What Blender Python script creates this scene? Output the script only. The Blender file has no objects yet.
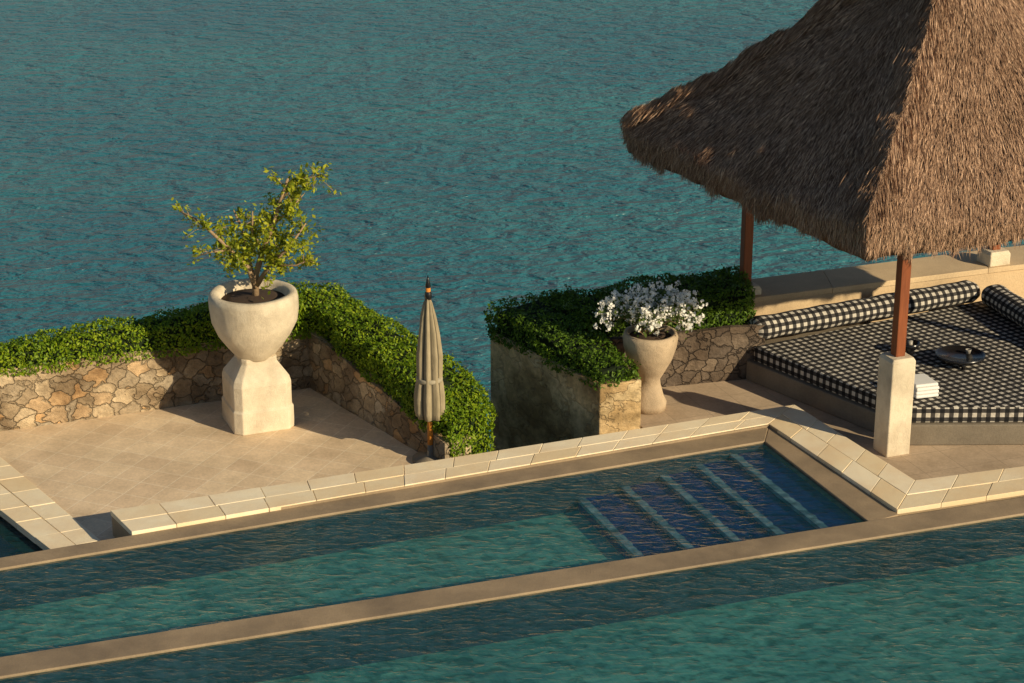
import bpy, bmesh, math, random
import numpy as np
from mathutils import Vector, noise
random.seed(4); rng=np.random.default_rng(7)
scn=bpy.context.scene
scn.view_settings.view_transform='Standard'; scn.view_settings.look='None'; scn.view_settings.exposure=0
# ------------------------------------------------------------ node helpers
class NT:
    def __init__(s,name):
        s.m=bpy.data.materials.new(name); s.m.use_nodes=True; s.t=s.m.node_tree; s.t.nodes.clear()
        s.out=s.n('OutputMaterial')
    def n(s,typ,**kw):
        nd=s.t.nodes.new('ShaderNode'+typ)
        for k,v in kw.items():
            if k.startswith('_'): 
                nd.inputs[k[1:].replace('_',' ')].default_value=v
            else: setattr(nd,k,v)
        return nd
    def l(s,a,b): s.t.links.new(a,b)
    def ramp(s,fac,stops,interp='LINEAR'):
        r=s.n('ValToRGB'); r.color_ramp.interpolation=interp; e=r.color_ramp.elements
        while len(e)<len(stops): e.new(.5)
        for i,(p,c) in enumerate(stops):
            e[i].position=p; e[i].color=(*c,1) if len(c)==3 else c
        s.l(fac,r.inputs[0]); return r.outputs[0]
    def mix(s,fac,a,b,blend='MIX'):
        m=s.n('MixRGB',blend_type=blend)
        for i,x in enumerate((fac,a,b)):
            if isinstance(x,bpy.types.NodeSocket): s.l(x,m.inputs[i])
            elif isinstance(x,(int,float)): m.inputs[i].default_value=x if i==0 else (x,x,x,1)
            else: m.inputs[i].default_value=(*x,1)
        return m.outputs[0]
    def math(s,op,a,b=0.,c=None):
        m=s.n('Math',operation=op)
        for i,x in enumerate((a,b,c)):
            if x is None: continue
            if isinstance(x,bpy.types.NodeSocket): s.l(x,m.inputs[i])
            else: m.inputs[i].default_value=x
        return m.outputs[0]
    def coords(s,scale=(1,1,1),rot=(0,0,0),kind='Object',loc=(0,0,0)):
        tc=s.n('TexCoord'); mp=s.n('Mapping'); mp.inputs['Scale'].default_value=scale; mp.inputs['Rotation'].default_value=rot; mp.inputs['Location'].default_value=loc
        s.l(tc.outputs[kind],mp.inputs[0]); return mp.outputs[0]
    def noise(s,co,scale,detail=4,rough=.55,dist=0):
        n=s.n('TexNoise'); n.inputs['Scale'].default_value=scale; n.inputs['Detail'].default_value=detail
        n.inputs['Roughness'].default_value=rough; n.inputs['Distortion'].default_value=dist; s.l(co,n.inputs['Vector']); return n.outputs['Fac']
    def bump(s,h,strength=.5,dist=.02,nrm=None):
        b=s.n('Bump'); b.inputs['Strength'].default_value=strength; b.inputs['Distance'].default_value=dist; s.l(h,b.inputs['Height'])
        if nrm: s.l(nrm,b.inputs['Normal'])
        return b.outputs[0]
    def pbsdf(s,col,rough=.8,nrm=None,spec=.3,**kw):
        p=s.n('BsdfPrincipled')
        if isinstance(col,bpy.types.NodeSocket): s.l(col,p.inputs['Base Color'])
        else: p.inputs['Base Color'].default_value=(*col,1)
        if isinstance(rough,bpy.types.NodeSocket): s.l(rough,p.inputs['Roughness'])
        else: p.inputs['Roughness'].default_value=rough
        p.inputs['Specular IOR Level'].default_value=spec
        if nrm: s.l(nrm,p.inputs['Normal'])
        s.l(p.outputs[0],s.out.inputs[0]); return p
R20=math.radians(21)
# ------------------------------------------------------------ materials
def stone_mat(name,c1,c2,stain=(.12,.09,.06),scale=6,stainamt=.5,island=True,b=.3,rough=.85,isl=((.72,.68,.62),(1.08,1.05,1.0)),drip=0,grain=.35):
    t=NT(name); co=t.coords()
    n1=t.noise(co,scale,6,.65); n2=t.noise(t.coords(scale=(1,1,.35)) if drip else co,scale*.22*(2 if drip else 1),5,.6); n3=t.noise(co,scale*14,3,.6)
    col=t.mix(n1,c1,c2)
    if island:
        g=t.n('NewGeometry'); v=t.ramp(g.outputs['Random Per Island'],[(0,isl[0]),(.4,(.95,.93,.9)),(1,isl[1])]); col=t.mix(1,col,v,'MULTIPLY')
    st=t.ramp(n2,[(.42,(0,0,0)),(.7,(1,1,1))]); sf=t.math('MULTIPLY',st,stainamt)
    col=t.mix(sf,col,stain); col=t.mix(grain,col,t.ramp(n3,[(.3,(.55,.55,.55)),(.6,(1,1,1))]),'MULTIPLY')
    h=t.math('ADD',n1,t.math('MULTIPLY',n3,.5))
    t.pbsdf(col,rough,t.bump(h,b,.02)); return t.m
M={}
M['coping']=stone_mat('coping_stone',(1.0,.91,.70),(1.0,.82,.54),(.76,.47,.22),5,.4,isl=((.86,.78,.66),(1.0,1.0,1.0)),grain=.12)
M['rim']=stone_mat('pool_rim_stone',(.46,.34,.21),(.34,.245,.15),(.13,.10,.07),4,.6,island=False,rough=.6)
M['pot']=stone_mat('carved_limestone',(.90,.79,.60),(.72,.59,.41),(.32,.245,.16),7,.55,island=False,b=.8)
M['potb']=stone_mat('weathered_limestone',(.66,.51,.34),(.50,.37,.24),(.20,.15,.10),7,.6,island=False,b=.8)
M['parapet']=stone_mat('parapet_stone',(.80,.61,.38),(.62,.46,.28),(.30,.22,.14),3,.5,isl=((.85,.83,.8),(1.03,1.02,1)))
M['concrete']=stone_mat('bed_plinth_stone',(.30,.25,.185),(.18,.15,.11),(.09,.07,.055),3,.6,island=False)
def paving(name,c1,c2,joint,rot,size,jw=.010,lo=(.66,.61,.56)):
    t=NT(name); co=t.coords(rot=(0,0,rot))
    b=t.n('TexBrick',offset=0.0,offset_frequency=2,squash=1); t.l(co,b.inputs['Vector'])
    b.inputs['Scale'].default_value=1; b.inputs['Brick Width'].default_value=size; b.inputs['Row Height'].default_value=size; b.inputs['Mortar Size'].default_value=jw
    b.inputs['Mortar Smooth'].default_value=.6; b.inputs['Bias'].default_value=0
    b.inputs['Color1'].default_value=(*c1,1); b.inputs['Color2'].default_value=(*c2,1); b.inputs['Mortar'].default_value=(*joint,1)
    co2=t.coords(); n1=t.noise(co2,1.2,6,.65); n2=t.noise(co2,30,4,.6)
    col=t.mix(.8,b.outputs['Color'],t.ramp(n1,[(.3,lo),(.65,(1.08,1.03,1.0))]),'MULTIPLY')
    col=t.mix(.4,col,t.ramp(n2,[(.3,(.6,.6,.6)),(.7,(1.1,1.1,1.1))]),'MULTIPLY')
    h=t.math('SUBTRACT',t.math('MULTIPLY',n2,.3),t.math('MULTIPLY',b.outputs['Fac'],.5))
    t.pbsdf(col,.8,t.bump(h,.3,.01)); return t.m
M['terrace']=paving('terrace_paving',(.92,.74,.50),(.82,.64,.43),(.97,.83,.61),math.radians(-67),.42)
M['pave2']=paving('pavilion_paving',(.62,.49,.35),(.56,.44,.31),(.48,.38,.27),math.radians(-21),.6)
def rubble(name,cols,mort,scale=5.2,warp=.22,dark=(.42,.37,.32),edw=.06,b=1.):
    t=NT(name); co=t.coords(scale=(1,1,1.25)); nd=t.n('TexNoise'); nd.inputs['Scale'].default_value=4.5; nd.inputs['Detail'].default_value=6; t.l(co,nd.inputs['Vector'])
    mv=t.n('MixRGB'); mv.inputs[0].default_value=warp; t.l(co,mv.inputs[1]); t.l(nd.outputs['Color'],mv.inputs[2])
    v=t.n('TexVoronoi'); v.inputs['Scale'].default_value=scale; t.l(mv.outputs[0],v.inputs['Vector'])
    e=t.n('TexVoronoi',feature='DISTANCE_TO_EDGE'); e.inputs['Scale'].default_value=scale; t.l(mv.outputs[0],e.inputs['Vector'])
    sp=t.n('SeparateColor'); t.l(v.outputs['Color'],sp.inputs[0])
    col=t.ramp(sp.outputs[0],[(i/(len(cols)-1),c) for i,c in enumerate(cols)])
    n=t.noise(co,9,6,.7); n2=t.noise(co,1.1,5,.6)
    col=t.mix(.8,col,t.ramp(n,[(.25,(.4,.4,.4)),(.7,(1.15,1.15,1.15))]),'MULTIPLY')
    ed=t.ramp(e.outputs['Distance'],[(.0,(0,0,0)),(edw,(1,1,1))])
    col=t.mix(ed,mort,col)
    col=t.mix(.8,col,t.ramp(n2,[(.38,dark),(.6,(1,1,1))]),'MULTIPLY')
    h=t.math('ADD',t.math('MULTIPLY',ed,.5),t.math('ADD',t.math('MULTIPLY',n,.8),t.math('MULTIPLY',sp.outputs[1],.7)))
    t.pbsdf(col,.9,t.bump(h,b,.06)); return t.m
M['rubble']=rubble('rubble_stone_wall',[(.80,.50,.24),(.52,.40,.26),(.74,.57,.36),(.42,.31,.19),(.62,.51,.36)],(.42,.32,.20),dark=(.32,.27,.22),warp=.27)  # orange stones and dark blotches put the wall's sunlit and shaded patches into colour
M['shadedrubble']=rubble('shaded_rubble_wall',[(.22,.16,.11),(.16,.12,.09),(.28,.21,.15)],(.08,.06,.045))  # darker rubble copy; the shadow on the rear wall is painted into its colours
M['block']=rubble('weathered_stone_cladding',[(.98,.70,.37),(.80,.56,.29),(1.0,.78,.46),(.87,.62,.33)],(.70,.50,.27),3.2,.4,(.30,.26,.19),.04,.7)
def foliage(name,stops,trans=.25):
    t=NT(name); g=t.n('NewGeometry'); co=t.coords(); n=t.noise(co,1.6,3)
    f=t.math('ADD',t.math('MULTIPLY',g.outputs['Random Per Island'],.6),t.math('MULTIPLY',n,.5))
    col=t.ramp(f,stops)
    p=t.pbsdf(col,.55,spec=.25); tr=t.n('BsdfTranslucent'); t.l(col,tr.inputs[0]); m=t.n('MixShader'); m.inputs[0].default_value=trans
    t.l(p.outputs[0],m.inputs[1]); t.l(tr.outputs[0],m.inputs[2]); t.l(m.outputs[0],t.out.inputs[0]); return t.m
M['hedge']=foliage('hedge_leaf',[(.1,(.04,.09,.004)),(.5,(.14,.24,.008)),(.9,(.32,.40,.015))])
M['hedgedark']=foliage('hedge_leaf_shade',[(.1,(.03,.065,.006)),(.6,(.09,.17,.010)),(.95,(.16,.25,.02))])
M['treeleaf']=foliage('tree_leaf',[(.1,(.09,.14,.01)),(.5,(.30,.35,.02)),(.9,(.56,.54,.04))],.35)
M['flowleaf']=foliage('flower_leaf',[(.1,(.04,.06,.01)),(.6,(.09,.14,.02)),(.95,(.18,.22,.05))])
M['petal']=foliage('white_petal',[(.1,(.85,.80,.70)),(.5,(.93,.90,.82)),(.9,(.95,.93,.88))],.3)
def plain(name,col,rough=.7,b=None,spec=.3,var=.3,sc=12):
    t=NT(name); co=t.coords(); n=t.noise(co,sc,4)
    c=t.mix(n,tuple(x*(1-var) for x in col),tuple(min(1,x*(1+var)) for x in col)); t.pbsdf(c,rough,t.bump(n,b,.01) if b else None,spec); return t.m
M['core']=plain('hedge_twigs',(.012,.022,.006),1)
M['soil']=plain('soil',(.07,.045,.03),1,.6,sc=30)
M['bark']=plain('bark',(.34,.23,.13),.85,.6,sc=25)
M['black']=plain('black_lacquer',(.012,.011,.012),.25,spec=.6)
M['towel']=plain('towel_cloth',(.8,.79,.76),.95,.3,var=.05,sc=60)
M['ceramic']=plain('ceramic',(.35,.32,.28),.3)
M['cliff']=plain('cliff_rock',(.10,.08,.055),.95,.8,sc=.5)
M['grass']=plain('hillside_grass',(.05,.075,.02),.95,.5,sc=3)
def wood(name,c1,c2):
    t=NT(name); co=t.coords(scale=(12,12,1)); n=t.noise(co,2.5,5,.6); t.pbsdf(t.mix(n,c1,c2),.5,t.bump(n,.3,.01),.4); return t.m
M['wood']=wood('red_hardwood',(.12,.028,.008),(.36,.10,.028)); M['pole']=wood('varnished_teak',(.6,.2,.03),(.75,.3,.05))
def thatch(name,c1,c2,c3,island=True):
    t=NT(name); g=t.n('NewGeometry'); co=t.coords(scale=(6,6,1.5)); n=t.noise(co,5,6,.7); n2=t.noise(t.coords(),.8,4)
    f=t.math('ADD',t.math('MULTIPLY',g.outputs['Random Per Island'],.6 if island else 0),t.math('MULTIPLY',n,.45 if island else 1))
    col=t.ramp(f,[(.15,c1),(.5,c2),(.9,c3)]); col=t.mix(.7,col,t.ramp(n2,[(.3,(.6,.56,.53)),(.7,(1.1,1.1,1.1))]),'MULTIPLY')
    t.pbsdf(col,.85,t.bump(n,.9,.04),.2); return t.m
M['thatch']=thatch('thatch_straw',(.15,.082,.052),(.44,.265,.165),(.84,.56,.37))
M['thatchbase']=thatch('thatch_body',(.09,.052,.034),(.22,.13,.085),(.36,.22,.14),False)
t=NT('umbrella_cloth'); uv=t.coords(kind='UV'); sx=t.n('SeparateXYZ'); t.l(uv,sx.inputs[0])
w=t.math('FRACT',t.math('MULTIPLY',sx.outputs[0],8.)); dk=t.ramp(w,[(.0,(.09,.075,.05)),(.05,(.09,.075,.05)),(.16,(.34,.275,.175)),(.84,(.38,.31,.20)),(.95,(.09,.075,.05))])
n=t.noise(t.coords(scale=(1,1,.3)),18,4); dk=t.mix(.6,dk,t.ramp(n,[(.3,(.6,.6,.56)),(.7,(1.1,1.1,1.1))]),'MULTIPLY'); t.pbsdf(dk,.9,t.bump(n,.5,.02)); M['umb']=t.m
M['strap']=plain('umbrella_strap',(.36,.31,.22),.9)
t=NT('chequered_cloth'); uv=t.coords(kind='UV'); sx=t.n('SeparateXYZ'); t.l(uv,sx.inputs[0])
S=1/.066
a=t.math('GREATER_THAN',t.math('FRACT',t.math('MULTIPLY',sx.outputs[0],S/2)),.5); b=t.math('GREATER_THAN',t.math('FRACT',t.math('MULTIPLY',sx.outputs[1],S/2)),.5)
su=t.math('MULTIPLY',t.math('ADD',a,b),.5); col=t.ramp(su,[(0,(.60,.55,.47)),(.3,(.06,.054,.05)),(.75,(.010,.010,.011))],'CONSTANT')
n=t.noise(t.coords(),9,4); n4=t.noise(t.coords(),2.2,3); col=t.mix(.4,col,t.ramp(n,[(.3,(.6,.6,.6)),(.7,(1.1,1.1,1.1))]),'MULTIPLY'); t.pbsdf(col,.9,t.bump(t.math('ADD',n,t.math('MULTIPLY',n4,3.)),.6,.04)); M['check']=t.m
def tiles(name,c1,c2,size=.1,lo=(.55,.62,.70),mk=.85,ns=.4):
    t=NT(name); b=t.n('TexBrick',offset=0.); t.l(t.coords(rot=(0,0,-R20)),b.inputs['Vector']); b.inputs['Scale'].default_value=1; b.inputs['Brick Width'].default_value=size; b.inputs['Row Height'].default_value=size; b.inputs['Mortar Size'].default_value=.006
    b.inputs['Color1'].default_value=(*c1,1); b.inputs['Color2'].default_value=(*c2,1); b.inputs['Mortar'].default_value=(*[x*mk for x in c1],1)
    n=t.noise(t.coords(),ns,3); col=t.mix(.7,b.outputs['Color'],t.ramp(n,[(.38,lo),(.62,(1.1,1.1,1.1))]),'MULTIPLY'); t.pbsdf(col,.5); return t.m
M['tile']=tiles('pool_tile',(.26,.74,.60),(.24,.69,.57)); M['tileblue']=tiles('pool_step_tile',(.015,.05,.30),(.025,.08,.40)); M['nosing']=tiles('pool_nosing_tile',(.40,.66,.74),(.48,.75,.80),lo=(.35,.4,.5),ns=5)
M['tileslate']=tiles('pool_wall_tile',(.06,.12,.17),(.05,.10,.145))
def poolwater(name,tint,scat,scatf,rs=1.35):
    t=NT(name)
    n1=t.noise(t.coords(scale=(2.0,4.2,1),rot=(0,0,math.radians(-8))),1.3*rs,3,.5,1.0); n2=t.noise(t.coords(scale=(1,1.9,1),rot=(0,0,math.radians(12))),6*rs,3,.5,.5)
    h=t.math('ADD',n1,t.math('MULTIPLY',n2,.45)); bp=t.bump(h,1.0,.034)
    fr=t.n('Fresnel',_IOR=1.33); t.l(bp,fr.inputs['Normal'])
    gl=t.n('BsdfGlossy',_Roughness=.06); t.l(bp,gl.inputs['Normal'])
    tr=t.n('BsdfTransparent'); 
    tc=t.ramp(h,[(.56,tuple(x*.50 for x in tint)),(.70,tuple(x*.84 for x in tint)),(.84,tuple(min(1,x*1.2) for x in tint))]); t.l(tc,tr.inputs[0])  # light and dark of the ripples painted into the tint, in place of refraction
    di=t.n('BsdfDiffuse'); t.l(bp,di.inputs['Normal']); di.inputs[0].default_value=(*scat,1)
    m1=t.n('MixShader'); m1.inputs[0].default_value=scatf; t.l(tr.outputs[0],m1.inputs[1]); t.l(di.outputs[0],m1.inputs[2])
    m2=t.n('MixShader'); t.l(t.math('MULTIPLY',fr.outputs[0],.7),m2.inputs[0]); t.l(m1.outputs[0],m2.inputs[1]); t.l(gl.outputs[0],m2.inputs[2]); t.l(m2.outputs[0],t.out.inputs[0]); return t.m
M['water']=poolwater('pool_water',(.84,.95,.96),(.04,.25,.27),.11)
t=NT('sea_water')
n1=t.noise(t.coords(scale=(.34,.62,1),rot=(0,0,math.radians(8))),1.,3,.5,.6); n2=t.noise(t.coords(scale=(1.1,1.7,1),rot=(0,0,math.radians(-14))),1.2,3,.55,.5); n3=t.noise(t.coords(scale=(.02,.035,1)),1,3)
h=t.math('ADD',n1,t.math('MULTIPLY',n2,.34)); bp=t.bump(h,1.,1.75)
col=t.ramp(n3,[(.35,(.024,.140,.190)),(.65,(.038,.195,.225))])
p=t.pbsdf(col,.22,bp,.35); p.inputs['IOR'].default_value=1.33; M['sea']=t.m
# ------------------------------------------------------------ mesh helpers
def link(o,parent=None):
    scn.collection.objects.link(o)
    if parent: o.parent=parent
    return o
def obj(name,vs,fs,mat,parent=None,smooth=False,fix=True,bevel=0,uvs=None):
    me=bpy.data.meshes.new(name); me.from_pydata([tuple(v) for v in vs],[],fs); me.materials.append(M[mat])
    if fix:
        bm=bmesh.new(); bm.from_mesh(me); bmesh.ops.recalc_face_normals(bm,faces=bm.faces)
        if len(bm.faces)==1:
            bm.faces.ensure_lookup_table(); bm.faces[0].normal_update()
            if bm.faces[0].normal.z<0: bmesh.ops.reverse_faces(bm,faces=bm.faces)
        bm.to_mesh(me); bm.free()
    if smooth:
        for p in me.polygons: p.use_smooth=True
    if uvs:
        ul=me.uv_layers.new(name='UVMap')
        for p in me.polygons:
            for li in p.loop_indices: ul.data[li].uv=uvs(me.vertices[me.loops[li].vertex_index].co,p.normal,me.loops[li].vertex_index)
    o=bpy.data.objects.new(name,me)
    if bevel:
        b=o.modifiers.new('bevel','BEVEL'); b.width=bevel; b.segments=2; b.limit_method='ANGLE'
    return link(o,parent)
def empty(name,loc=(0,0,0)):
    e=bpy.data.objects.new(name,None); e.empty_display_size=.3; link(e); return e
def prism(name,poly,z0,z1,mat,parent=None,bevel=0,uvs=None):
    n=len(poly); zt=z1 if isinstance(z1,(list,tuple)) else [z1]*n
    vs=[(x,y,z0) for x,y in poly]+[(x,y,z) for (x,y),z in zip(poly,zt)]
    fs=[tuple(range(n))[::-1],tuple(range(n,2*n))]+[(i,(i+1)%n,n+(i+1)%n,n+i) for i in range(n)]
    return obj(name,vs,fs,mat,parent,bevel=bevel,uvs=uvs)
def slabs(name,rows,mat,parent=None,z=0,th=.07,gap=.004,bevel=.006):
    vs=[];fs=[]
    for a,b,c,d,n in rows:
        a,b,c,d=[Vector(p) for p in (a,b,c,d)]
        ts=[0]+[ (i+random.uniform(-.09,.09))/n for i in range(1,n)]+[1]
        L=(b-a).length; W=(c-a).length
        for i in range(n):
            g=gap/L; t0=ts[i]+g; t1=ts[i+1]-g; s0=gap/W; s1=1-gap/W
            zz=z+random.uniform(-.003,.003)
            q=[(a.lerp(b,t)).lerp(c.lerp(d,t),s) for t,s in ((t0,s0),(t1,s0),(t1,s1),(t0,s1))]
            k=len(vs); vs+=[(p.x,p.y,zz-th) for p in q]+[(p.x,p.y,zz+random.uniform(-.002,.002)) for p in q]
            fs+=[(k,k+1,k+2,k+3),(k+4,k+5,k+6,k+7)]+[(k+j,k+(j+1)%4,k+4+(j+1)%4,k+4+j) for j in range(4)]
    return obj(name,vs,fs,mat,parent,bevel=bevel)
def lathe(name,prof,c,mat,parent=None,seg=48,wob=0,fold=0,uv=False):
    vs=[];fs=[];n=len(prof)
    for j,(r,z) in enumerate(prof):
        for i in range(seg):
            a=2*math.pi*i/seg; rr=r*(1+fold*math.cos(8*a+1.0))
            if wob: rr+=wob*noise.noise(Vector((math.cos(a)*1.5,math.sin(a)*1.5,z*2.5)))
            vs.append((c[0]+rr*math.cos(a),c[1]+rr*math.sin(a),c[2]+z))
    for j in range(n-1):
        for i in range(seg): fs.append((j*seg+i,j*seg+(i+1)%seg,(j+1)*seg+(i+1)%seg,(j+1)*seg+i))
    fs.append(tuple(range(seg))[::-1]); fs.append(tuple(range((n-1)*seg,n*seg)))
    f=None
    if uv:
        def f(co,nr,vi):
            return ((math.atan2(co.y-c[1],co.x-c[0])+1.0/8)/(2*math.pi)+.5625,co.z)
    return obj(name,vs,fs,mat,parent,smooth=True,uvs=f)
def tubes(name,paths,mat,parent=None,seg=8):
    vs=[];fs=[]
    for pts in paths:
        P=[Vector(p[:3]) for p in pts]; R=[p[3] for p in pts]; k=len(vs)
        for i,p in enumerate(P):
            d=(P[min(i+1,len(P)-1)]-P[max(i-1,0)]).normalized(); u=d.cross(Vector((0,1,.1))).normalized(); v=d.cross(u)
            for s in range(seg):
                a=2*math.pi*s/seg; vs.append(p+(u*math.cos(a)+v*math.sin(a))*R[i])
        for i in range(len(P)-1):
            for s in range(seg): fs.append((k+i*seg+s,k+i*seg+(s+1)%seg,k+(i+1)*seg+(s+1)%seg,k+(i+1)*seg+s))
        fs.append(tuple(k+s for s in range(seg))); fs.append(tuple(k+(len(P)-1)*seg+s for s in range(seg)))
    return obj(name,vs,fs,mat,parent,smooth=True)
def quads(name,P,A,B,mat,parent=None):
    n=len(P); V=np.stack([P-A,P-B,P+A,P+B],1).reshape(-1,3).astype(np.float32)
    me=bpy.data.meshes.new(name); me.vertices.add(4*n); me.vertices.foreach_set('co',V.ravel()); me.loops.add(4*n); me.loops.foreach_set('vertex_index',np.arange(4*n,dtype=np.int32))
    me.polygons.add(n); me.polygons.foreach_set('loop_start',np.arange(0,4*n,4,dtype=np.int32)); me.polygons.foreach_set('loop_total',np.full(n,4,dtype=np.int32)); me.update(); me.validate()
    me.materials.append(M[mat]); o=bpy.data.objects.new(name,me); return link(o,parent)
def leaves(name,P,Nn,size,mat,parent=None,asp=.5,nb=.6):
    n=len(P); d=rng.normal(size=(n,3)); nn=Nn*nb*1.6+rng.normal(size=(n,3))*.7; nn/=np.linalg.norm(nn,axis=1)[:,None]
    A=np.cross(nn,d); A/=np.linalg.norm(A,axis=1)[:,None]+1e-9; B=np.cross(nn,A); s=size*(.6+.8*rng.random((n,1)))
    return quads(name,P,A*s,B*s*asp,mat,parent)
def hedge_surface(rings,density):
    Ps=[];Ns=[]
    for q in rings:
        q=np.array(q,float); nr=np.cross(q[1]-q[0],q[3]-q[0]); ar=np.linalg.norm(nr); nr/=ar
        m=max(1,int(ar*density)); u=rng.random((m,1)); v=rng.random((m,1))
        p=(q[0]*(1-u)+q[1]*u)*(1-v)+(q[3]*(1-u)+q[2]*u)*v
        Ps.append(p);Ns.append(np.repeat(nr[None],m,0))
    return np.concatenate(Ps),np.concatenate(Ns)
def hedge(name,front,back,zb,zt,mat='hedge',dens=1900,size=.027,droop=.10,lump=.07,bd=.5,ed=(.1,.1)):
    root=empty(name)
    n=len(front); qs=[]; vs=[];fs=[]; ins=.07
    for i in range(n):
        f=Vector((*front[i],0));b=Vector((*back[i],0)); d=(b-f).normalized()
        if i==0 or i==n-1:
            j=1 if i==0 else n-2; tv=(Vector((*front[j],0))-f).normalized()*.10; f=f+tv; b=b+tv
        m=f.lerp(b,.5)
        vs+=[tuple(f+d*ins)[:2]+(zb[i]-.02,),tuple(f+d*(ins+.05))[:2]+(zt[i]-.12,),(m.x,m.y,zt[i]-.07),tuple(b-d*(ins+.05))[:2]+(zt[i]-.12,),tuple(b-d*ins)[:2]+(zb[i]-bd+.05,)]
    for i in range(n-1):
        k=i*5;l=k+5
        for j in range(4): fs.append((k+j,l+j,l+j+1,k+j+1))
    fs+=[tuple(range(5)),tuple(range(n*5-5,n*5))]
    obj(name+'_core',vs,fs,'core',root)
    for i in range(n-1):
        def P(a,z): return (a[0],a[1],z)
        f0,f1,b0,b1=front[i],front[i+1],back[i],back[i+1]
        e=.10
        def inn(a,b,s):
            v=Vector(a).lerp(Vector(b),s/ (Vector(b)-Vector(a)).length); return (v.x,v.y)
        fi0,fi1,bi0,bi1=inn(f0,b0,e),inn(f1,b1,e),inn(b0,f0,e),inn(b1,f1,e)
        qs.append([P(f0,zb[i]-droop),P(f1,zb[i+1]-droop),P(f1,zt[i+1]-.08),P(f0,zt[i]-.08)])
        qs.append([P(f0,zt[i]-.08),P(f1,zt[i+1]-.08),P(fi1,zt[i+1]),P(fi0,zt[i])])
        qs.append([P(fi0,zt[i]),P(fi1,zt[i+1]),P(bi1,zt[i+1]),P(bi0,zt[i])])
        qs.append([P(bi0,zt[i]),P(bi1,zt[i+1]),P(b1,zt[i+1]-.1),P(b0,zt[i]-.1)])
        qs.append([P(b0,zt[i]-.1),P(b1,zt[i+1]-.1),P(b1,zb[i+1]-bd),P(b0,zb[i]-bd)])
    for (f,b,zbb,ztt,s,e_) in ((front[0],back[0],zb[0],zt[0],1,ed[0]),(front[-1],back[-1],zb[-1],zt[-1],-1,ed[1])):
        q=[(b[0],b[1],zbb-e_),(f[0],f[1],zbb-e_),(f[0],f[1],ztt-.08),(b[0],b[1],ztt-.08)]
        qs.append(q if s==1 else q[::-1])
    P_,N_=hedge_surface(qs,dens)
    off=np.array([noise.noise(Vector(p)*1.8)*lump*1.3+noise.noise(Vector(p)*5.5)*lump*.9 for p in P_])
    P_=P_+N_*(off+rng.normal(size=len(P_))*.018-.01)[:,None]
    k=rng.random(len(P_))<.03; P_[k]+=N_[k]*(rng.random(k.sum())*.07)[:,None]
    leaves(name+'_leaves',P_,N_,size,mat,root); return root
# ------------------------------------------------------------ sea, cliff, ground
SEA=-26
obj('sea',[(-6000,-600,SEA),(6000,-600,SEA),(6000,9000,SEA),(-6000,9000,SEA)],[(0,1,2,3)],'sea')
edge=[(-40,14),(-14,24.9),(-7.6,27.9),(-3.1,29.8),(-.9,27.4),(0.,28.9),(3.8,30.5),(8.1,32.2),(17,36),(45,46)]
vs=[];fs=[];NE=90;NR=18
def epoint(t):
    t*=len(edge)-1; i=min(int(t),len(edge)-2); return Vector(edge[i]).lerp(Vector(edge[i+1]),t-i)
for j in range(NR+1):
    for i in range(NE+1):
        e=epoint(i/NE); f=j/NR; o=noise.noise(Vector((e.x*.25,f*5,3.)))*2.2*min(1,f*3)
        vs.append((e.x-.3*f*14,e.y-.15+(f*9+o*.6)*1.0,-1.6-f*(26+0.5)+o*.3))
for j in range(NR):
    for i in range(NE): k=j*(NE+1)+i; fs.append((k,k+1,k+NE+2,k+NE+1))
obj('cliff_terrain',vs,fs,'cliff',smooth=True)
prism('hillside_ground',[(-40,-60),(45,-60),(45,6),(-40,6)],-27,-.3,'grass')
prism('terrace_paving',[(-5.63,23.92),(-7.95,27.2),(-3.1,29.3),(-.9,26.2),(-.9,25.35),(-4.95,23.45),(-5.0,23.0),(-5.6,22.8)],-5,-.35,'terrace')
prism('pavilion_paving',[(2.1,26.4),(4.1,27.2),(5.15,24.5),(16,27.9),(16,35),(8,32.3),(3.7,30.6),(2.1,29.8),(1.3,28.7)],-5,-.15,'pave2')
# ------------------------------------------------------------ pools
pool=empty('swimming_pool')
def slope(a,b,x): return a[1]+(b[1]-a[1])*(x-a[0])/(b[0]-a[0])
fa,fb=(-6.3,22.18),(3.59,26.22)
wa,wb=(-5.75,19.92),(6.8,24.26)
na,nb=(-5.65,19.47),(6.67,23.73)
ca,cb=(-4.85,23.13),(3.71,26.76)
XL=-14;XR=16
fL=(XL,slope(fa,fb,XL)); wL=(XL,slope(wa,wb,XL)); nL=(XL,slope(na,nb,XL)); cL=(XL,slope(ca,cb,XL))
wR=(XR,slope(wa,wb,XR)); nR=(XR,slope(na,nb,XR)); wC=(4.63,slope(wa,wb,4.63))
def rim(name,poly,z): return prism(name,poly,-1.7,z,'rim',pool,bevel=.01)
rim('far_rim',[cL,cb,fb,fL],-.045)
rim('end_rim',[(3.713,26.755),(5.05,23.76),wC,(3.593,26.215)],-.048)
prism('divider_wall',[wL,wR,nR,nL],-1.7,-.02,'rim',pool,bevel=.012)
prism('pool_floor',[(XL,8),(XR,8),(XR,27),(4,27.2),(XL,20.5)],-1.7,-.62,'tile',pool)
def lining(name,a,b,th,z):
    a=Vector(a);b=Vector(b);d=(b-a).normalized();n_=Vector((d.y,-d.x))*th
    prism(name,[a,b,b+n_,a+n_],-.66,z,'tileslate',pool)
lining('lining_far',fL,(fb[0]-.01,fb[1]-.004),.012,-.095)
lining('lining_lower',nL,nR,.012,-.07)
lining('lining_near',wC,wL,.012,-.095)
obj('upper_water',[(*fL,-.075),(*wL,-.075),(*wC,-.075),(*fb,-.075)],[(0,1,2,3)],'water',pool)
obj('lower_water',[(*nL,-.05),(XL,8,-.05),(XR,8,-.05),(*nR,-.05)],[(0,1,2,3)],'water',pool)
ax=Vector((-.93,-.365))
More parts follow.
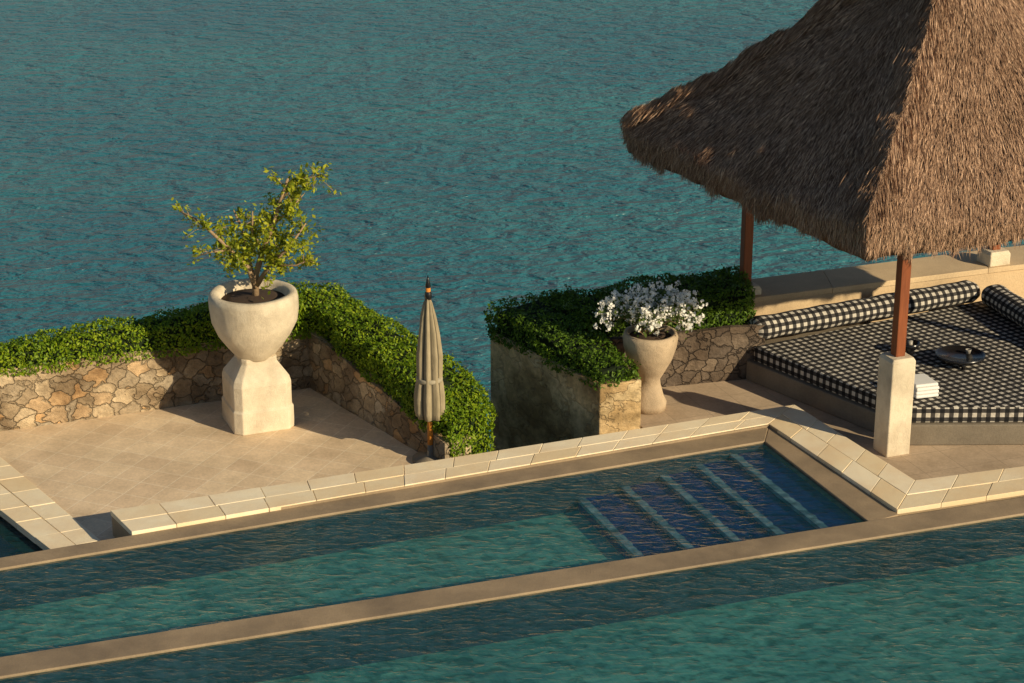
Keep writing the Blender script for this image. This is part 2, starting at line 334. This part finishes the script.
for i,(w0,w1,z) in enumerate([(0,.55,-.17),(.55,1.1,-.24),(1.1,1.65,-.31),(1.65,2.25,-.38),(2.25,2.9,-.45)]):
    dd=(Vector(wC)-Vector(fb)).normalized()*.02
    f0=Vector(fb)+ax*w0+dd; f1=Vector(fb)+ax*w1+dd; g0=Vector(wC)+ax*w0-dd; g1=Vector(wC)+ax*w1-dd
    prism(f'step_{i+1}',[f0,f1,g1,g0],-.66,z,'tileblue',pool)
    e0=f1.lerp(f0,.11/(w1-w0)); e1=g1.lerp(g0,.11/(w1-w0)); o_=ax*.004
    L_=[];R_=[];NN=40
    for k in range(NN+1):
        wv=ax*(.045*noise.noise(Vector((k*.75,i*3.,0)))); L_.append(e0.lerp(e1,k/NN)+wv); R_.append(f1.lerp(g1,k/NN)+o_)
    prism(f'step_nosing_{i+1}',L_+R_[::-1],z-.05,z+.006,'nosing',pool)
Ao,Bo=(-5.25,23.78),(4.18,27.50); Ai,Bi=ca,cb; Co=(5.45,24.75); Ci=(5.03,23.80)
m=lambda p,q,t:tuple(Vector(p).lerp(Vector(q),t))
rows=[(Ao,Bo,m(Ao,Ai,.5),m(Bo,Bi,.5),15),(m(Ao,Ai,.5),m(Bo,Bi,.5),Ai,Bi,15),
 (Bo,Co,m(Bo,Bi,.5),m(Co,Ci,.5),5),(m(Bo,Bi,.5),m(Co,Ci,.5),Bi,Ci,5)]
r1=(5.45,24.75);r2=(XR,slope((5.45,24.60),(7.0,25.09),XR)); r3=(5.03,23.80);r4=(XR,slope(wa,wb,XR)+.01)
rows+=[(r1,r2,m(r1,r3,.5),m(r2,r4,.5),17),(m(r1,r3,.5),m(r2,r4,.5),(5.03,23.8),r4,17)]
slabs('pool_coping',rows,'coping')
prism('coping_bed',[(Ao[0]+.02,Ao[1]-.02),(Bo[0],Bo[1]-.02),(Co[0]-.02,Co[1]),(XR-.1,r2[1]-.05),(XR-.1,r4[1]+.02),(5.06,23.82),(3.72,26.74),(-4.83,23.15)],-1.6,-.014,'rim',bpy.data.objects['pool_coping'])
lo=[(-5.05,23.15),(-7.95,27.2)]; li=[(-5.62,22.86),(-8.75,26.9)]
slabs('terrace_coping',[(lo[0],lo[1],m(lo[0],li[0],.5),m(lo[1],li[1],.5),10),(m(lo[0],li[0],.5),m(lo[1],li[1],.5),li[0],li[1],10)],'coping',z=-.325,th=.1)
obj('plunge_pool_water',[(-5.4,22.6,-.45),(-5.6,22.9,-.45),(-8.8,26.95,-.45),(-14,25,-.45),(-14,20,-.45)],[(0,1,2,3,4)],'water')
prism('plunge_pool_basin',[(-5.3,22.5),(-5.5,22.95),(-8.7,27.05),(-14,25.1),(-14,19)],-1.6,-.9,'tileblue')
# ------------------------------------------------------------ walls & hedges
def wall(name,a,b,th,z0,za,zb,mat,parent=None,seg=40):
    a=Vector(a);b=Vector(b);d=(b-a).normalized();nn=Vector((-d.y,d.x))*th; vs=[];fs=[]
    for i in range(seg+1):
        t=i/seg;p=a.lerp(b,t);z=za+(zb-za)*t+noise.noise(Vector((p.x*2,p.y*2,1)))*.03
        o=noise.noise(Vector((p.x*1.7,p.y*1.7,7)))*.04
        vs+=[(p.x-nn.x*o,p.y-nn.y*o,z0),(p.x-nn.x*o,p.y-nn.y*o,z),(p.x+nn.x,p.y+nn.y,z),(p.x+nn.x,p.y+nn.y,z0)]
    for i in range(seg):
        k=i*4
        for j in range(4): fs.append((k+j,k+(j+1)%4,k+4+(j+1)%4,k+4+j))
    fs+=[(0,1,2,3),(seg*4+3,seg*4+2,seg*4+1,seg*4)]
    return obj(name,vs,fs,mat,parent)
C=(-3.15,29.07)
wall('stone_wall',(-14,24.7),C,.5,-5,.62,.62,'rubble')
wall('stone_wall',C,(-.95,25.95),.45,-5,.62,.02,'rubble')
hedge('clipped_hedge',[(-14,24.62),(-7.6,27.22),(-5.0,28.25),(-3.2,28.98)],[(-14.2,25.2),(-7.8,27.75),(-5.3,28.9),(-3.5,29.9)],[.6]*4,[.90,.90,1.03,1.12])
hedge('clipped_hedge',[(-3.5,29.0),(-3.05,29.0),(-2.1,27.65),(-1.4,26.55),(-.85,25.95)],[(-3.6,29.95),(-2.75,29.95),(-1.45,28.25),(-.6,27.4),(-.22,26.5)],[.6,.6,.42,.22,-.1],[1.1,1.08,.86,.62,.35],bd=.8,ed=(.1,.9))
planter=empty('stone_planter')
prism('planter_body',[(1.263,26.75),(1.877,26.95),(1.15,28.35),(3.9,29.05),(3.75,30.5),(1.35,30.0),(-.34,29.0)],-5,.6,'block',planter,bevel=.02)
wall('planter_rear_wall',(1.2,28.30),(3.9,29.0),.1,-.4,.72,.72,'shadedrubble',planter)
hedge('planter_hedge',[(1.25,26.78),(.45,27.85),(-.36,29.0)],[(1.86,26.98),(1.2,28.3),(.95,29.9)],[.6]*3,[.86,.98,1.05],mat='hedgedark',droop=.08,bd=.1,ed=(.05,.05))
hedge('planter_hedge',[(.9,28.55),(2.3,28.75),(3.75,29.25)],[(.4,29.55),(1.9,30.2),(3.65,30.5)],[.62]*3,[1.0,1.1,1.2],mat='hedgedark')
par=empty('parapet_wall')
prism('parapet_body',[(3.8,29.9),(7.85,31.42),(17,34.6),(17,35.5),(7.95,32.35),(3.7,30.7)],-5,.78,'parapet',par,bevel=.02)
slabs('parapet_cap',[((3.75,29.85),(7.85,31.38),(3.68,30.75),(7.93,32.4),3),((7.85,31.38),(17,34.55),(7.93,32.4),(17,35.55),6)],'parapet',par,z=.86,th=.09,gap=.002,bevel=.01)
# ------------------------------------------------------------ urns
pot=empty('stone_urn')
c=(-3.79,27.68,-.35)
lathe('bowl',[(.27,1.06),(.30,1.10),(.42,1.24),(.54,1.42),(.62,1.62),(.655,1.82),(.66,1.96),(.645,2.04),(.60,2.06),(.53,2.05),(.50,2.0),(.48,1.9)],c,'pot',pot,wob=.035)
lathe('soil',[(.44,1.88),(.50,1.93),(.3,1.97),(.05,2.0)],c,'soil',pot,wob=.02)
def sqstack(name,c,prof,rot,mat,parent,ch=.12,bevel=.02):
    vs=[];fs=[]
    for r,z in prof:
        k=r*ch*2
        for (x,y) in ((r,-r+k),(r,r-k),(r-k,r),(-r+k,r),(-r,r-k),(-r,-r+k),(-r+k,-r),(r-k,-r)):
            vs.append((c[0]+x*math.cos(rot)-y*math.sin(rot),c[1]+x*math.sin(rot)+y*math.cos(rot),c[2]+z))
    for j in range(len(prof)-1):
        for i in range(8): fs.append((j*8+i,j*8+(i+1)%8,j*8+8+(i+1)%8,j*8+8+i))
    fs+=[tuple(range(8)),tuple(range(len(prof)*8-8,len(prof)*8))]
    return obj(name,vs,fs,mat,parent,bevel=bevel)
sqstack('plinth',c,[(.46,0),(.46,.34),(.44,.36),(.44,.72),(.42,.80),(.27,1.02),(.27,1.10)],math.radians(22),'pot',pot)
pot2=empty('stone_urn')
c2=(2.04,27.72,-.15)
lathe('bowl',[(.26,0),(.27,.12),(.22,.22),(.17,.40),(.16,.48),(.22,.59),(.33,.79),(.39,.99),(.41,1.14),(.39,1.21),(.34,1.21),(.32,1.14)],c2,'potb',pot2,wob=.01)
lathe('soil',[(.32,1.10),(.33,1.14),(.1,1.17)],c2,'soil',pot2)
tree=empty('potted_tree')
bx,by=c[0],c[1]
def br(pts,r0,r1):
    out=[];n=len(pts)
    for i,p in enumerate(pts): out.append((p[0],by+p[1],p[2],r0+(r1-r0)*i/(n-1)))
    return out
main=[br([(-3.75,0,1.6),(-3.73,.02,1.95),(-3.62,.05,2.3),(-3.45,.05,2.7),(-3.32,0,3.1),(-3.2,-.05,3.42)],.055,.016),
 br([(-3.74,0,1.75),(-3.82,-.1,2.1),(-4.05,-.2,2.4),(-4.35,-.15,2.68),(-4.55,-.1,2.84),(-4.78,-.05,2.94)],.042,.010),
 br([(-3.72,0,1.8),(-3.5,-.15,2.15),(-3.2,-.25,2.45),(-2.95,-.2,2.8)],.04,.01),
 br([(-3.75,.0,1.8),(-3.85,.2,2.2),(-3.95,.3,2.6),(-4.05,.3,2.85)],.035,.01),
 br([(-3.62,.05,2.3),(-3.75,.0,2.6),(-3.72,-.1,2.95)],.03,.008),
 br([(-3.32,0,3.1),(-3.1,.05,3.3),(-2.9,.05,3.40),(-2.74,0,3.46)],.018,.006),
 br([(-3.45,.05,2.7),(-3.2,.2,2.9),(-3.0,.25,3.12)],.02,.006),
 br([(-4.05,-.2,2.4),(-4.3,-.3,2.4),(-4.48,-.3,2.35)],.018,.006),
 br([(-3.5,-.15,2.15),(-3.1,-.3,2.2),(-2.85,-.3,2.3)],.018,.006)]
twigs=[];LP=[]
for b in main:
    for i in range(1,len(b)):
        for k in range(4):
            t_=random.random(); p0=Vector(b[i-1][:3]).lerp(Vector(b[i][:3]),t_)
            if p0.z<2.15: continue
            d=Vector((random.gauss(0,1),random.gauss(0,1),random.gauss(.1,.8))).normalized(); L=random.uniform(.14,.38)
            p1=p0+d*L*.5; p2=p0+d*L+Vector((0,0,-.05))
            twigs.append([(*p0,.007),(*p1,.005),(*p2,.003)])
            far=abs(p0.x+3.6)>.75
            for q in range(15 if far else 38):
                s=random.random(); pp=p0.lerp(p2,.3+.8*s)+Vector([random.gauss(0,.04) for _ in range(3)]); LP.append(pp)
tubes('trunk_and_limbs',main,'bark',tree); tubes('twigs',twigs,'bark',tree,5)
for (x,y,z,r,n) in [(-3.4,-.1,2.38,.28,380),(-3.85,-.1,2.4,.24,270),(-3.05,-.1,2.6,.22,190),(-3.6,0,2.75,.2,150),(-3.05,0,3.42,.12,100)]:
    for _ in range(n): LP.append(Vector((x+random.gauss(0,r*.7),by+y+random.gauss(0,r*.6),z+random.gauss(0,r*.55))))
LP=np.array([tuple(p) for p in LP]); up=np.tile([0,-.2,1.],(len(LP),1)); leaves('foliage',LP,up,.037,'treeleaf',tree,.5,.4)
fl=empty('flowering_shrub'); FP=[];WP=[];st=[]
fc=Vector((c2[0]-.05,c2[1],c2[2]+1.2))
for i in range(54):
    a=random.uniform(0,2*math.pi); rr=random.uniform(.15,1.0); e=Vector((math.cos(a)*rr*.95,math.sin(a)*rr*.5,.24+random.uniform(-.1,.46)*(1-.3*rr)))
    tip=fc+e; mid=fc+e*.5+Vector((0,0,.16)); st.append([(*(fc+Vector((0,0,-.08))),.012),(*mid,.008),(*tip,.004)])
    for k in range(40): FP.append(mid.lerp(tip,random.random()*1.05)+Vector([random.gauss(0,.06) for _ in range(3)]))
    for k in range(6):
        cc=mid.lerp(tip,random.uniform(.4,1.15))+Vector([random.gauss(0,.06) for _ in range(3)])+Vector((.02,-.03,.04))
        for q in range(11): WP.append(cc+Vector([random.gauss(0,.024) for _ in range(3)]))
tubes('stems',st,'bark',fl,5)
A=np.array([tuple(p) for p in FP]); leaves('leaves',A,np.tile([0,0,1.],(len(A),1)),.035,'flowleaf',fl)
A=np.array([tuple(p) for p in WP]); leaves('blossom',A,np.tile([0.5,-.6,.5],(len(A),1)),.024,'petal',fl,.8,.6)
# ------------------------------------------------------------ closed umbrella
um=empty('closed_parasol'); uc=(-1.16,26.22,-.35)
lathe('base',[(.26,0),(.26,.05),(.05,.09),(.04,.25)],uc,'concrete',um)
lathe('pole',[(.04,0),(.04,1.2),(.035,2.6)],uc,'pole',um,seg=16)
lathe('canopy',[(.10,.66),(.185,.68),(.20,.78),(.195,1.0),(.18,1.2),(.17,1.26),(.172,1.32),(.165,1.6),(.135,1.95),(.10,2.2),(.06,2.38),(.03,2.44)],uc,'umb',um,seg=96,fold=.12,uv=True,wob=.02)
lathe('strap',[(.182,1.225),(.188,1.24),(.188,1.27),(.182,1.285)],uc,'strap',um)
lathe('finial',[(.035,2.42),(.05,2.45),(.05,2.52),(.025,2.56),(.04,2.62),(.02,2.72),(.003,2.78)],uc,'black',um,seg=16)
# ------------------------------------------------------------ daybed
bed=empty('daybed'); ub=math.radians(27)
def uvf(co,nr,vi):
    if nr.z>.5: return (co.x*math.cos(ub)+co.y*math.sin(ub),-co.x*math.sin(ub)+co.y*math.cos(ub))
    return (co.x*-nr.y+co.y*nr.x,co.z)
bp_=[(5.61,26.31),(8.5,26.35),(8.95,27.3),(7.72,31.1),(3.68,28.88)]
cen=Vector((6.6,28.5))
def shr(poly,s): return [tuple(Vector(p)+(Vector(p)-cen).normalized()*s) for p in poly]
prism('bed_plinth',shr(bp_,.03)[:4]+[(7.7,31.45),(3.8,29.9),(3.62,28.9)],-.15,.17,'concrete',bed,bevel=.02)
prism('mattress',shr(bp_,-.03),.17,.42,'check',bed,bevel=.04,uvs=uvf)
def bolster(name,a,b,r):
    a=Vector(a);b=Vector(b);d=(b-a);L=d.length;d.normalize();u=d.cross(Vector((0,0,1))).normalized();v=u.cross(d); vs=[];fs=[];uvd={};seg=28;N=max(8,int(L/.12))
    for i in range(N+1):
        p=a+d*L*i/N; rr=r*(1+.03*math.sin(i*1.3)+.05*noise.noise(p*1.5)); 
        if i in(0,N): rr=r*.75
        for s in range(seg+1):
            an=2*math.pi*s/seg-math.pi/2; vs.append(p+u*math.cos(an)*rr*1.1+v*math.sin(an)*rr*.86); uvd[len(vs)-1]=(L*i/N,an*r)
    for i in range(N):
        for s in range(seg): k=i*(seg+1)+s; fs.append((k,k+1,k+seg+2,k+seg+1))
    fs+=[tuple(range(seg))[::-1],tuple(range(N*(seg+1),N*(seg+1)+seg))]
    return obj(name,vs,fs,'check',bed,smooth=True,uvs=lambda co,n,vi:uvd[vi])
bolster('bolster_back',(3.72,29.12,.60),(7.55,31.02,.60),.21)
bolster('bolster_side',(7.8,30.88,.60),(8.8,27.4,.60),.21)
tw=empty('folded_towels')
for i in range(4):
    z=.43+i*.055; o=random.uniform(-.015,.015); P=[(5.78+o,26.62),(6.13+o,26.72),(6.0+o,27.12),(5.65+o,27.02)]
    prism(f'towel_{i+1}',P,z,z+.05,'towel',tw,bevel=.02)
tr=empty('serving_tray'); tc=(6.72,28.1,.42)
lathe('tray',[(.05,.10),(.33,.10),(.36,.11),(.37,.16),(.355,.16),(.34,.125),(.05,.122)],tc,'black',tr)
for i in range(4):
    a=i*math.pi/2; lathe(f'foot_{i+1}',[(.03,0),(.03,.102)],(tc[0]+.24*math.cos(a),tc[1]+.24*math.sin(a),tc[2]),'black',tr,seg=12)
lathe('cup',[(.03,.124),(.04,.17),(.045,.19),(.04,.19),(.035,.15)],(6.86,28.2,.42),'ceramic',tr,seg=20)
cn=empty('candle_lantern'); lathe('bowl',[(.08,0),(.06,.04),(.13,.10),(.15,.18),(.14,.18),(.11,.11)],(6.05,28.55,.42),'black',cn,seg=24); lathe('candle',[(.04,.1),(.04,.2)],(6.05,28.55,.42),'ceramic',cn,seg=16)
# ------------------------------------------------------------ pavilion
pav=empty('thatched_pavilion')
def sq(c,h,rot=R20): 
    return [(c[0]+x*math.cos(rot)-y*math.sin(rot),c[1]+x*math.sin(rot)+y*math.cos(rot)) for x,y in ((-h,-h),(h,-h),(h,h),(-h,h))]
posts=[((5.37,26.1),-.15,1.3,.19,3.3),((9.75,27.6),-.15,1.3,.19,3.3),((8.0,31.7),.86,1.1,.2,3.3),((3.7,30.15),.86,1.0,.2,3.3)]
for i,(p,z0,z1,h,zt) in enumerate(posts):
    sqstack(f'post_base_{i+1}',(*p,z0),[(h,0),(h,z1-z0-.05),(h*.85,z1-z0)],R20,'pot',pav,ch=.04,bevel=.012)
    prism(f'post_{i+1}',sq(p,.075),z1,zt,'wood',pav,bevel=.01)
pp=[Vector((*p[0],3.3)) for p in posts]
for i in range(4):
    a=pp[i];b=pp[(i+1)%4]; d=(b-a).normalized();u=Vector((-d.y,d.x,0))*.06; a2=a-d*.3;b2=b+d*.3;z=.005*i
    prism(f'beam_{i+1}',[(a2-u)[:2],(b2-u)[:2],(b2+u)[:2],(a2+u)[:2]],3.3+z,3.46+z,'wood',pav)
ap=Vector((6.4,28.95,6.95))
E=[Vector((4.66,25.14,2.97)),Vector((10.35,27.35,2.99)),Vector((7.6,32.9,3.05)),Vector((1.73,30.56,3.06))]
NU=60;NV=50
def roofpt(i,u,v,top=True):
    a=E[i];b=E[(i+1)%4]; e=a.lerp(b,u)
    p=e.lerp(ap,v)
    sag=-.26*math.sin(math.pi*v)*(1-v*.3)
    z=p.z+sag+ (.36*(1-v) if top else 0)
    hip=.12*(abs(2*u-1)**8)*(1-v*.3)
    z+=hip if top else 0
    if top:
        q=Vector((p.x,p.y,z)); z+=noise.noise(q*1.3)*.12+noise.noise(q*4)*.06+noise.noise(q*11)*.025
    return Vector((p.x,p.y,z if top else z-.02))
root=empty('roof'); root.parent=pav
SP=[];SA=[];SB=[]
for i in range(4):
    vs=[];fs=[]
    for j in range(NV+1):
        for k in range(NU+1): vs.append(roofpt(i,k/NU,j/NV))
    for j in range(NV):
        for k in range(NU): q=j*(NU+1)+k; fs.append((q,q+1,q+NU+2,q+NU+1))
    k0=len(vs)
    for k in range(NU+1):
        p=roofpt(i,k/NU,0); ez=E[i].lerp(E[(i+1)%4],k/NU).z; inn=(Vector((6.4,29,0))-Vector((p.x,p.y,0))).normalized(); vs.append(Vector((p.x,p.y,ez-.02+.06*noise.noise(p*2)))+inn*.10)
    for k in range(NU): fs.append((k,k+1,k0+k+1,k0+k))
    k1=len(vs)
    for k in range(NU+1): vs.append(roofpt(i,k/NU,.5,False)+Vector((0,0,-.25)))
    for k in range(NU): fs.append((k0+k,k0+k+1,k1+k+1,k1+k))
    obj(f'roof_slope_{i+1}',vs,fs,'thatchbase',root,smooth=True,fix=False)
    n=46000 if i in(0,3) else 6000
    side=(E[(i+1)%4]-E[i]).normalized()
    for _ in range(n):
        u=random.random();v=random.random()**1.25
        p=roofpt(i,u,v); a=E[i].lerp(E[(i+1)%4],u); d=(a-ap).normalized()
        nr=d.cross(side).normalized()
        if nr.z<0: nr=-nr
        d=(d+side*random.gauss(0,.15)+nr*random.gauss(.03,.09)).normalized()
        L=random.uniform(.04,.11); w=random.uniform(.0035,.008)
        sd=d.cross(nr).normalized(); c_=p+nr*random.uniform(.0,.035)+d*L*.3
        tw_=(sd+nr*random.gauss(0,.5)).normalized()
        SP.append(c_[:]);SA.append((d*L)[:]);SB.append((tw_*w)[:])
    for _ in range(10000 if i in(0,3) else 3000):
        u=random.random(); p=roofpt(i,u,0); inn=(Vector((6.4,29,0))-Vector((p.x,p.y,0))).normalized(); f=random.random()
        rag=.09*noise.noise(p*3)+.08*noise.noise(p*9)
        c_=Vector((p.x,p.y,p.z-f*(.35+rag)))+inn*(.10*f-.02+random.gauss(0,.02)); d=(Vector((0,0,-1))-inn*random.gauss(.2,.22)+side*random.gauss(0,.25)).normalized()
        L=random.uniform(.06,.12) if random.random()<.85 else random.uniform(.12,.2); sd=(side+inn*random.gauss(0,.4)).normalized()
        SP.append(c_[:]);SA.append((d*L)[:]);SB.append((sd*random.uniform(.004,.009))[:])
for i in range(4):
    for _ in range(9000 if i in(0,3) else 1500):
        v=random.random(); p=roofpt(i,0,v); d=(E[i]-ap).normalized(); a=Vector((random.gauss(0,1),random.gauss(0,1),random.gauss(0,1))).normalized()
        side=random.choice([(E[(i+1)%4]-E[i]).normalized(),(E[i-1]-E[i]).normalized()])
        s=abs(random.gauss(0,.16)); c_=p+side*s+Vector((0,0,.03+random.uniform(0,.07)))
        d=(d+side*.35+a*.12).normalized(); L=random.uniform(.07,.15); sd=d.cross(a).normalized()
        SP.append(c_[:]);SA.append((d*L)[:]);SB.append((sd*random.uniform(.004,.009))[:])
quads('straw',np.array(SP),np.array(SA),np.array(SB),'thatch',root)
# ------------------------------------------------------------ light, camera
AZ=-37;EL=22.5
S=Vector((math.cos(math.radians(AZ))*math.cos(math.radians(EL)),math.sin(math.radians(AZ))*math.cos(math.radians(EL)),math.sin(math.radians(EL))))
sd=bpy.data.lights.new('sun','SUN'); sd.energy=5; sd.angle=math.radians(.5); sd.color=(1,.84,.57); so=bpy.data.objects.new('sun',sd); so.rotation_euler=S.to_track_quat('Z','Y').to_euler(); so.location=(10,-10,30); link(so)
wd=bpy.data.worlds.new('World'); scn.world=wd; wd.use_nodes=True; nt=wd.node_tree; bg=nt.nodes['Background']; sk=nt.nodes.new('ShaderNodeTexSky'); sk.sky_type='NISHITA'; sk.sun_disc=False; sk.sun_elevation=math.radians(EL); sk.sun_rotation=math.radians(90-AZ)
sk.dust_density=.3; sk.ozone_density=1.5
nt.links.new(sk.outputs[0],bg.inputs[0]); bg.inputs[1].default_value=.068
cd=bpy.data.cameras.new('camera'); cd.lens=2000*36/1024; cd.sensor_width=36; cd.clip_end=20000; cam=bpy.data.objects.new('camera',cd); cam.location=(0,0,11); cam.rotation_euler=(math.radians(70),0,0); link(cam); scn.camera=cam
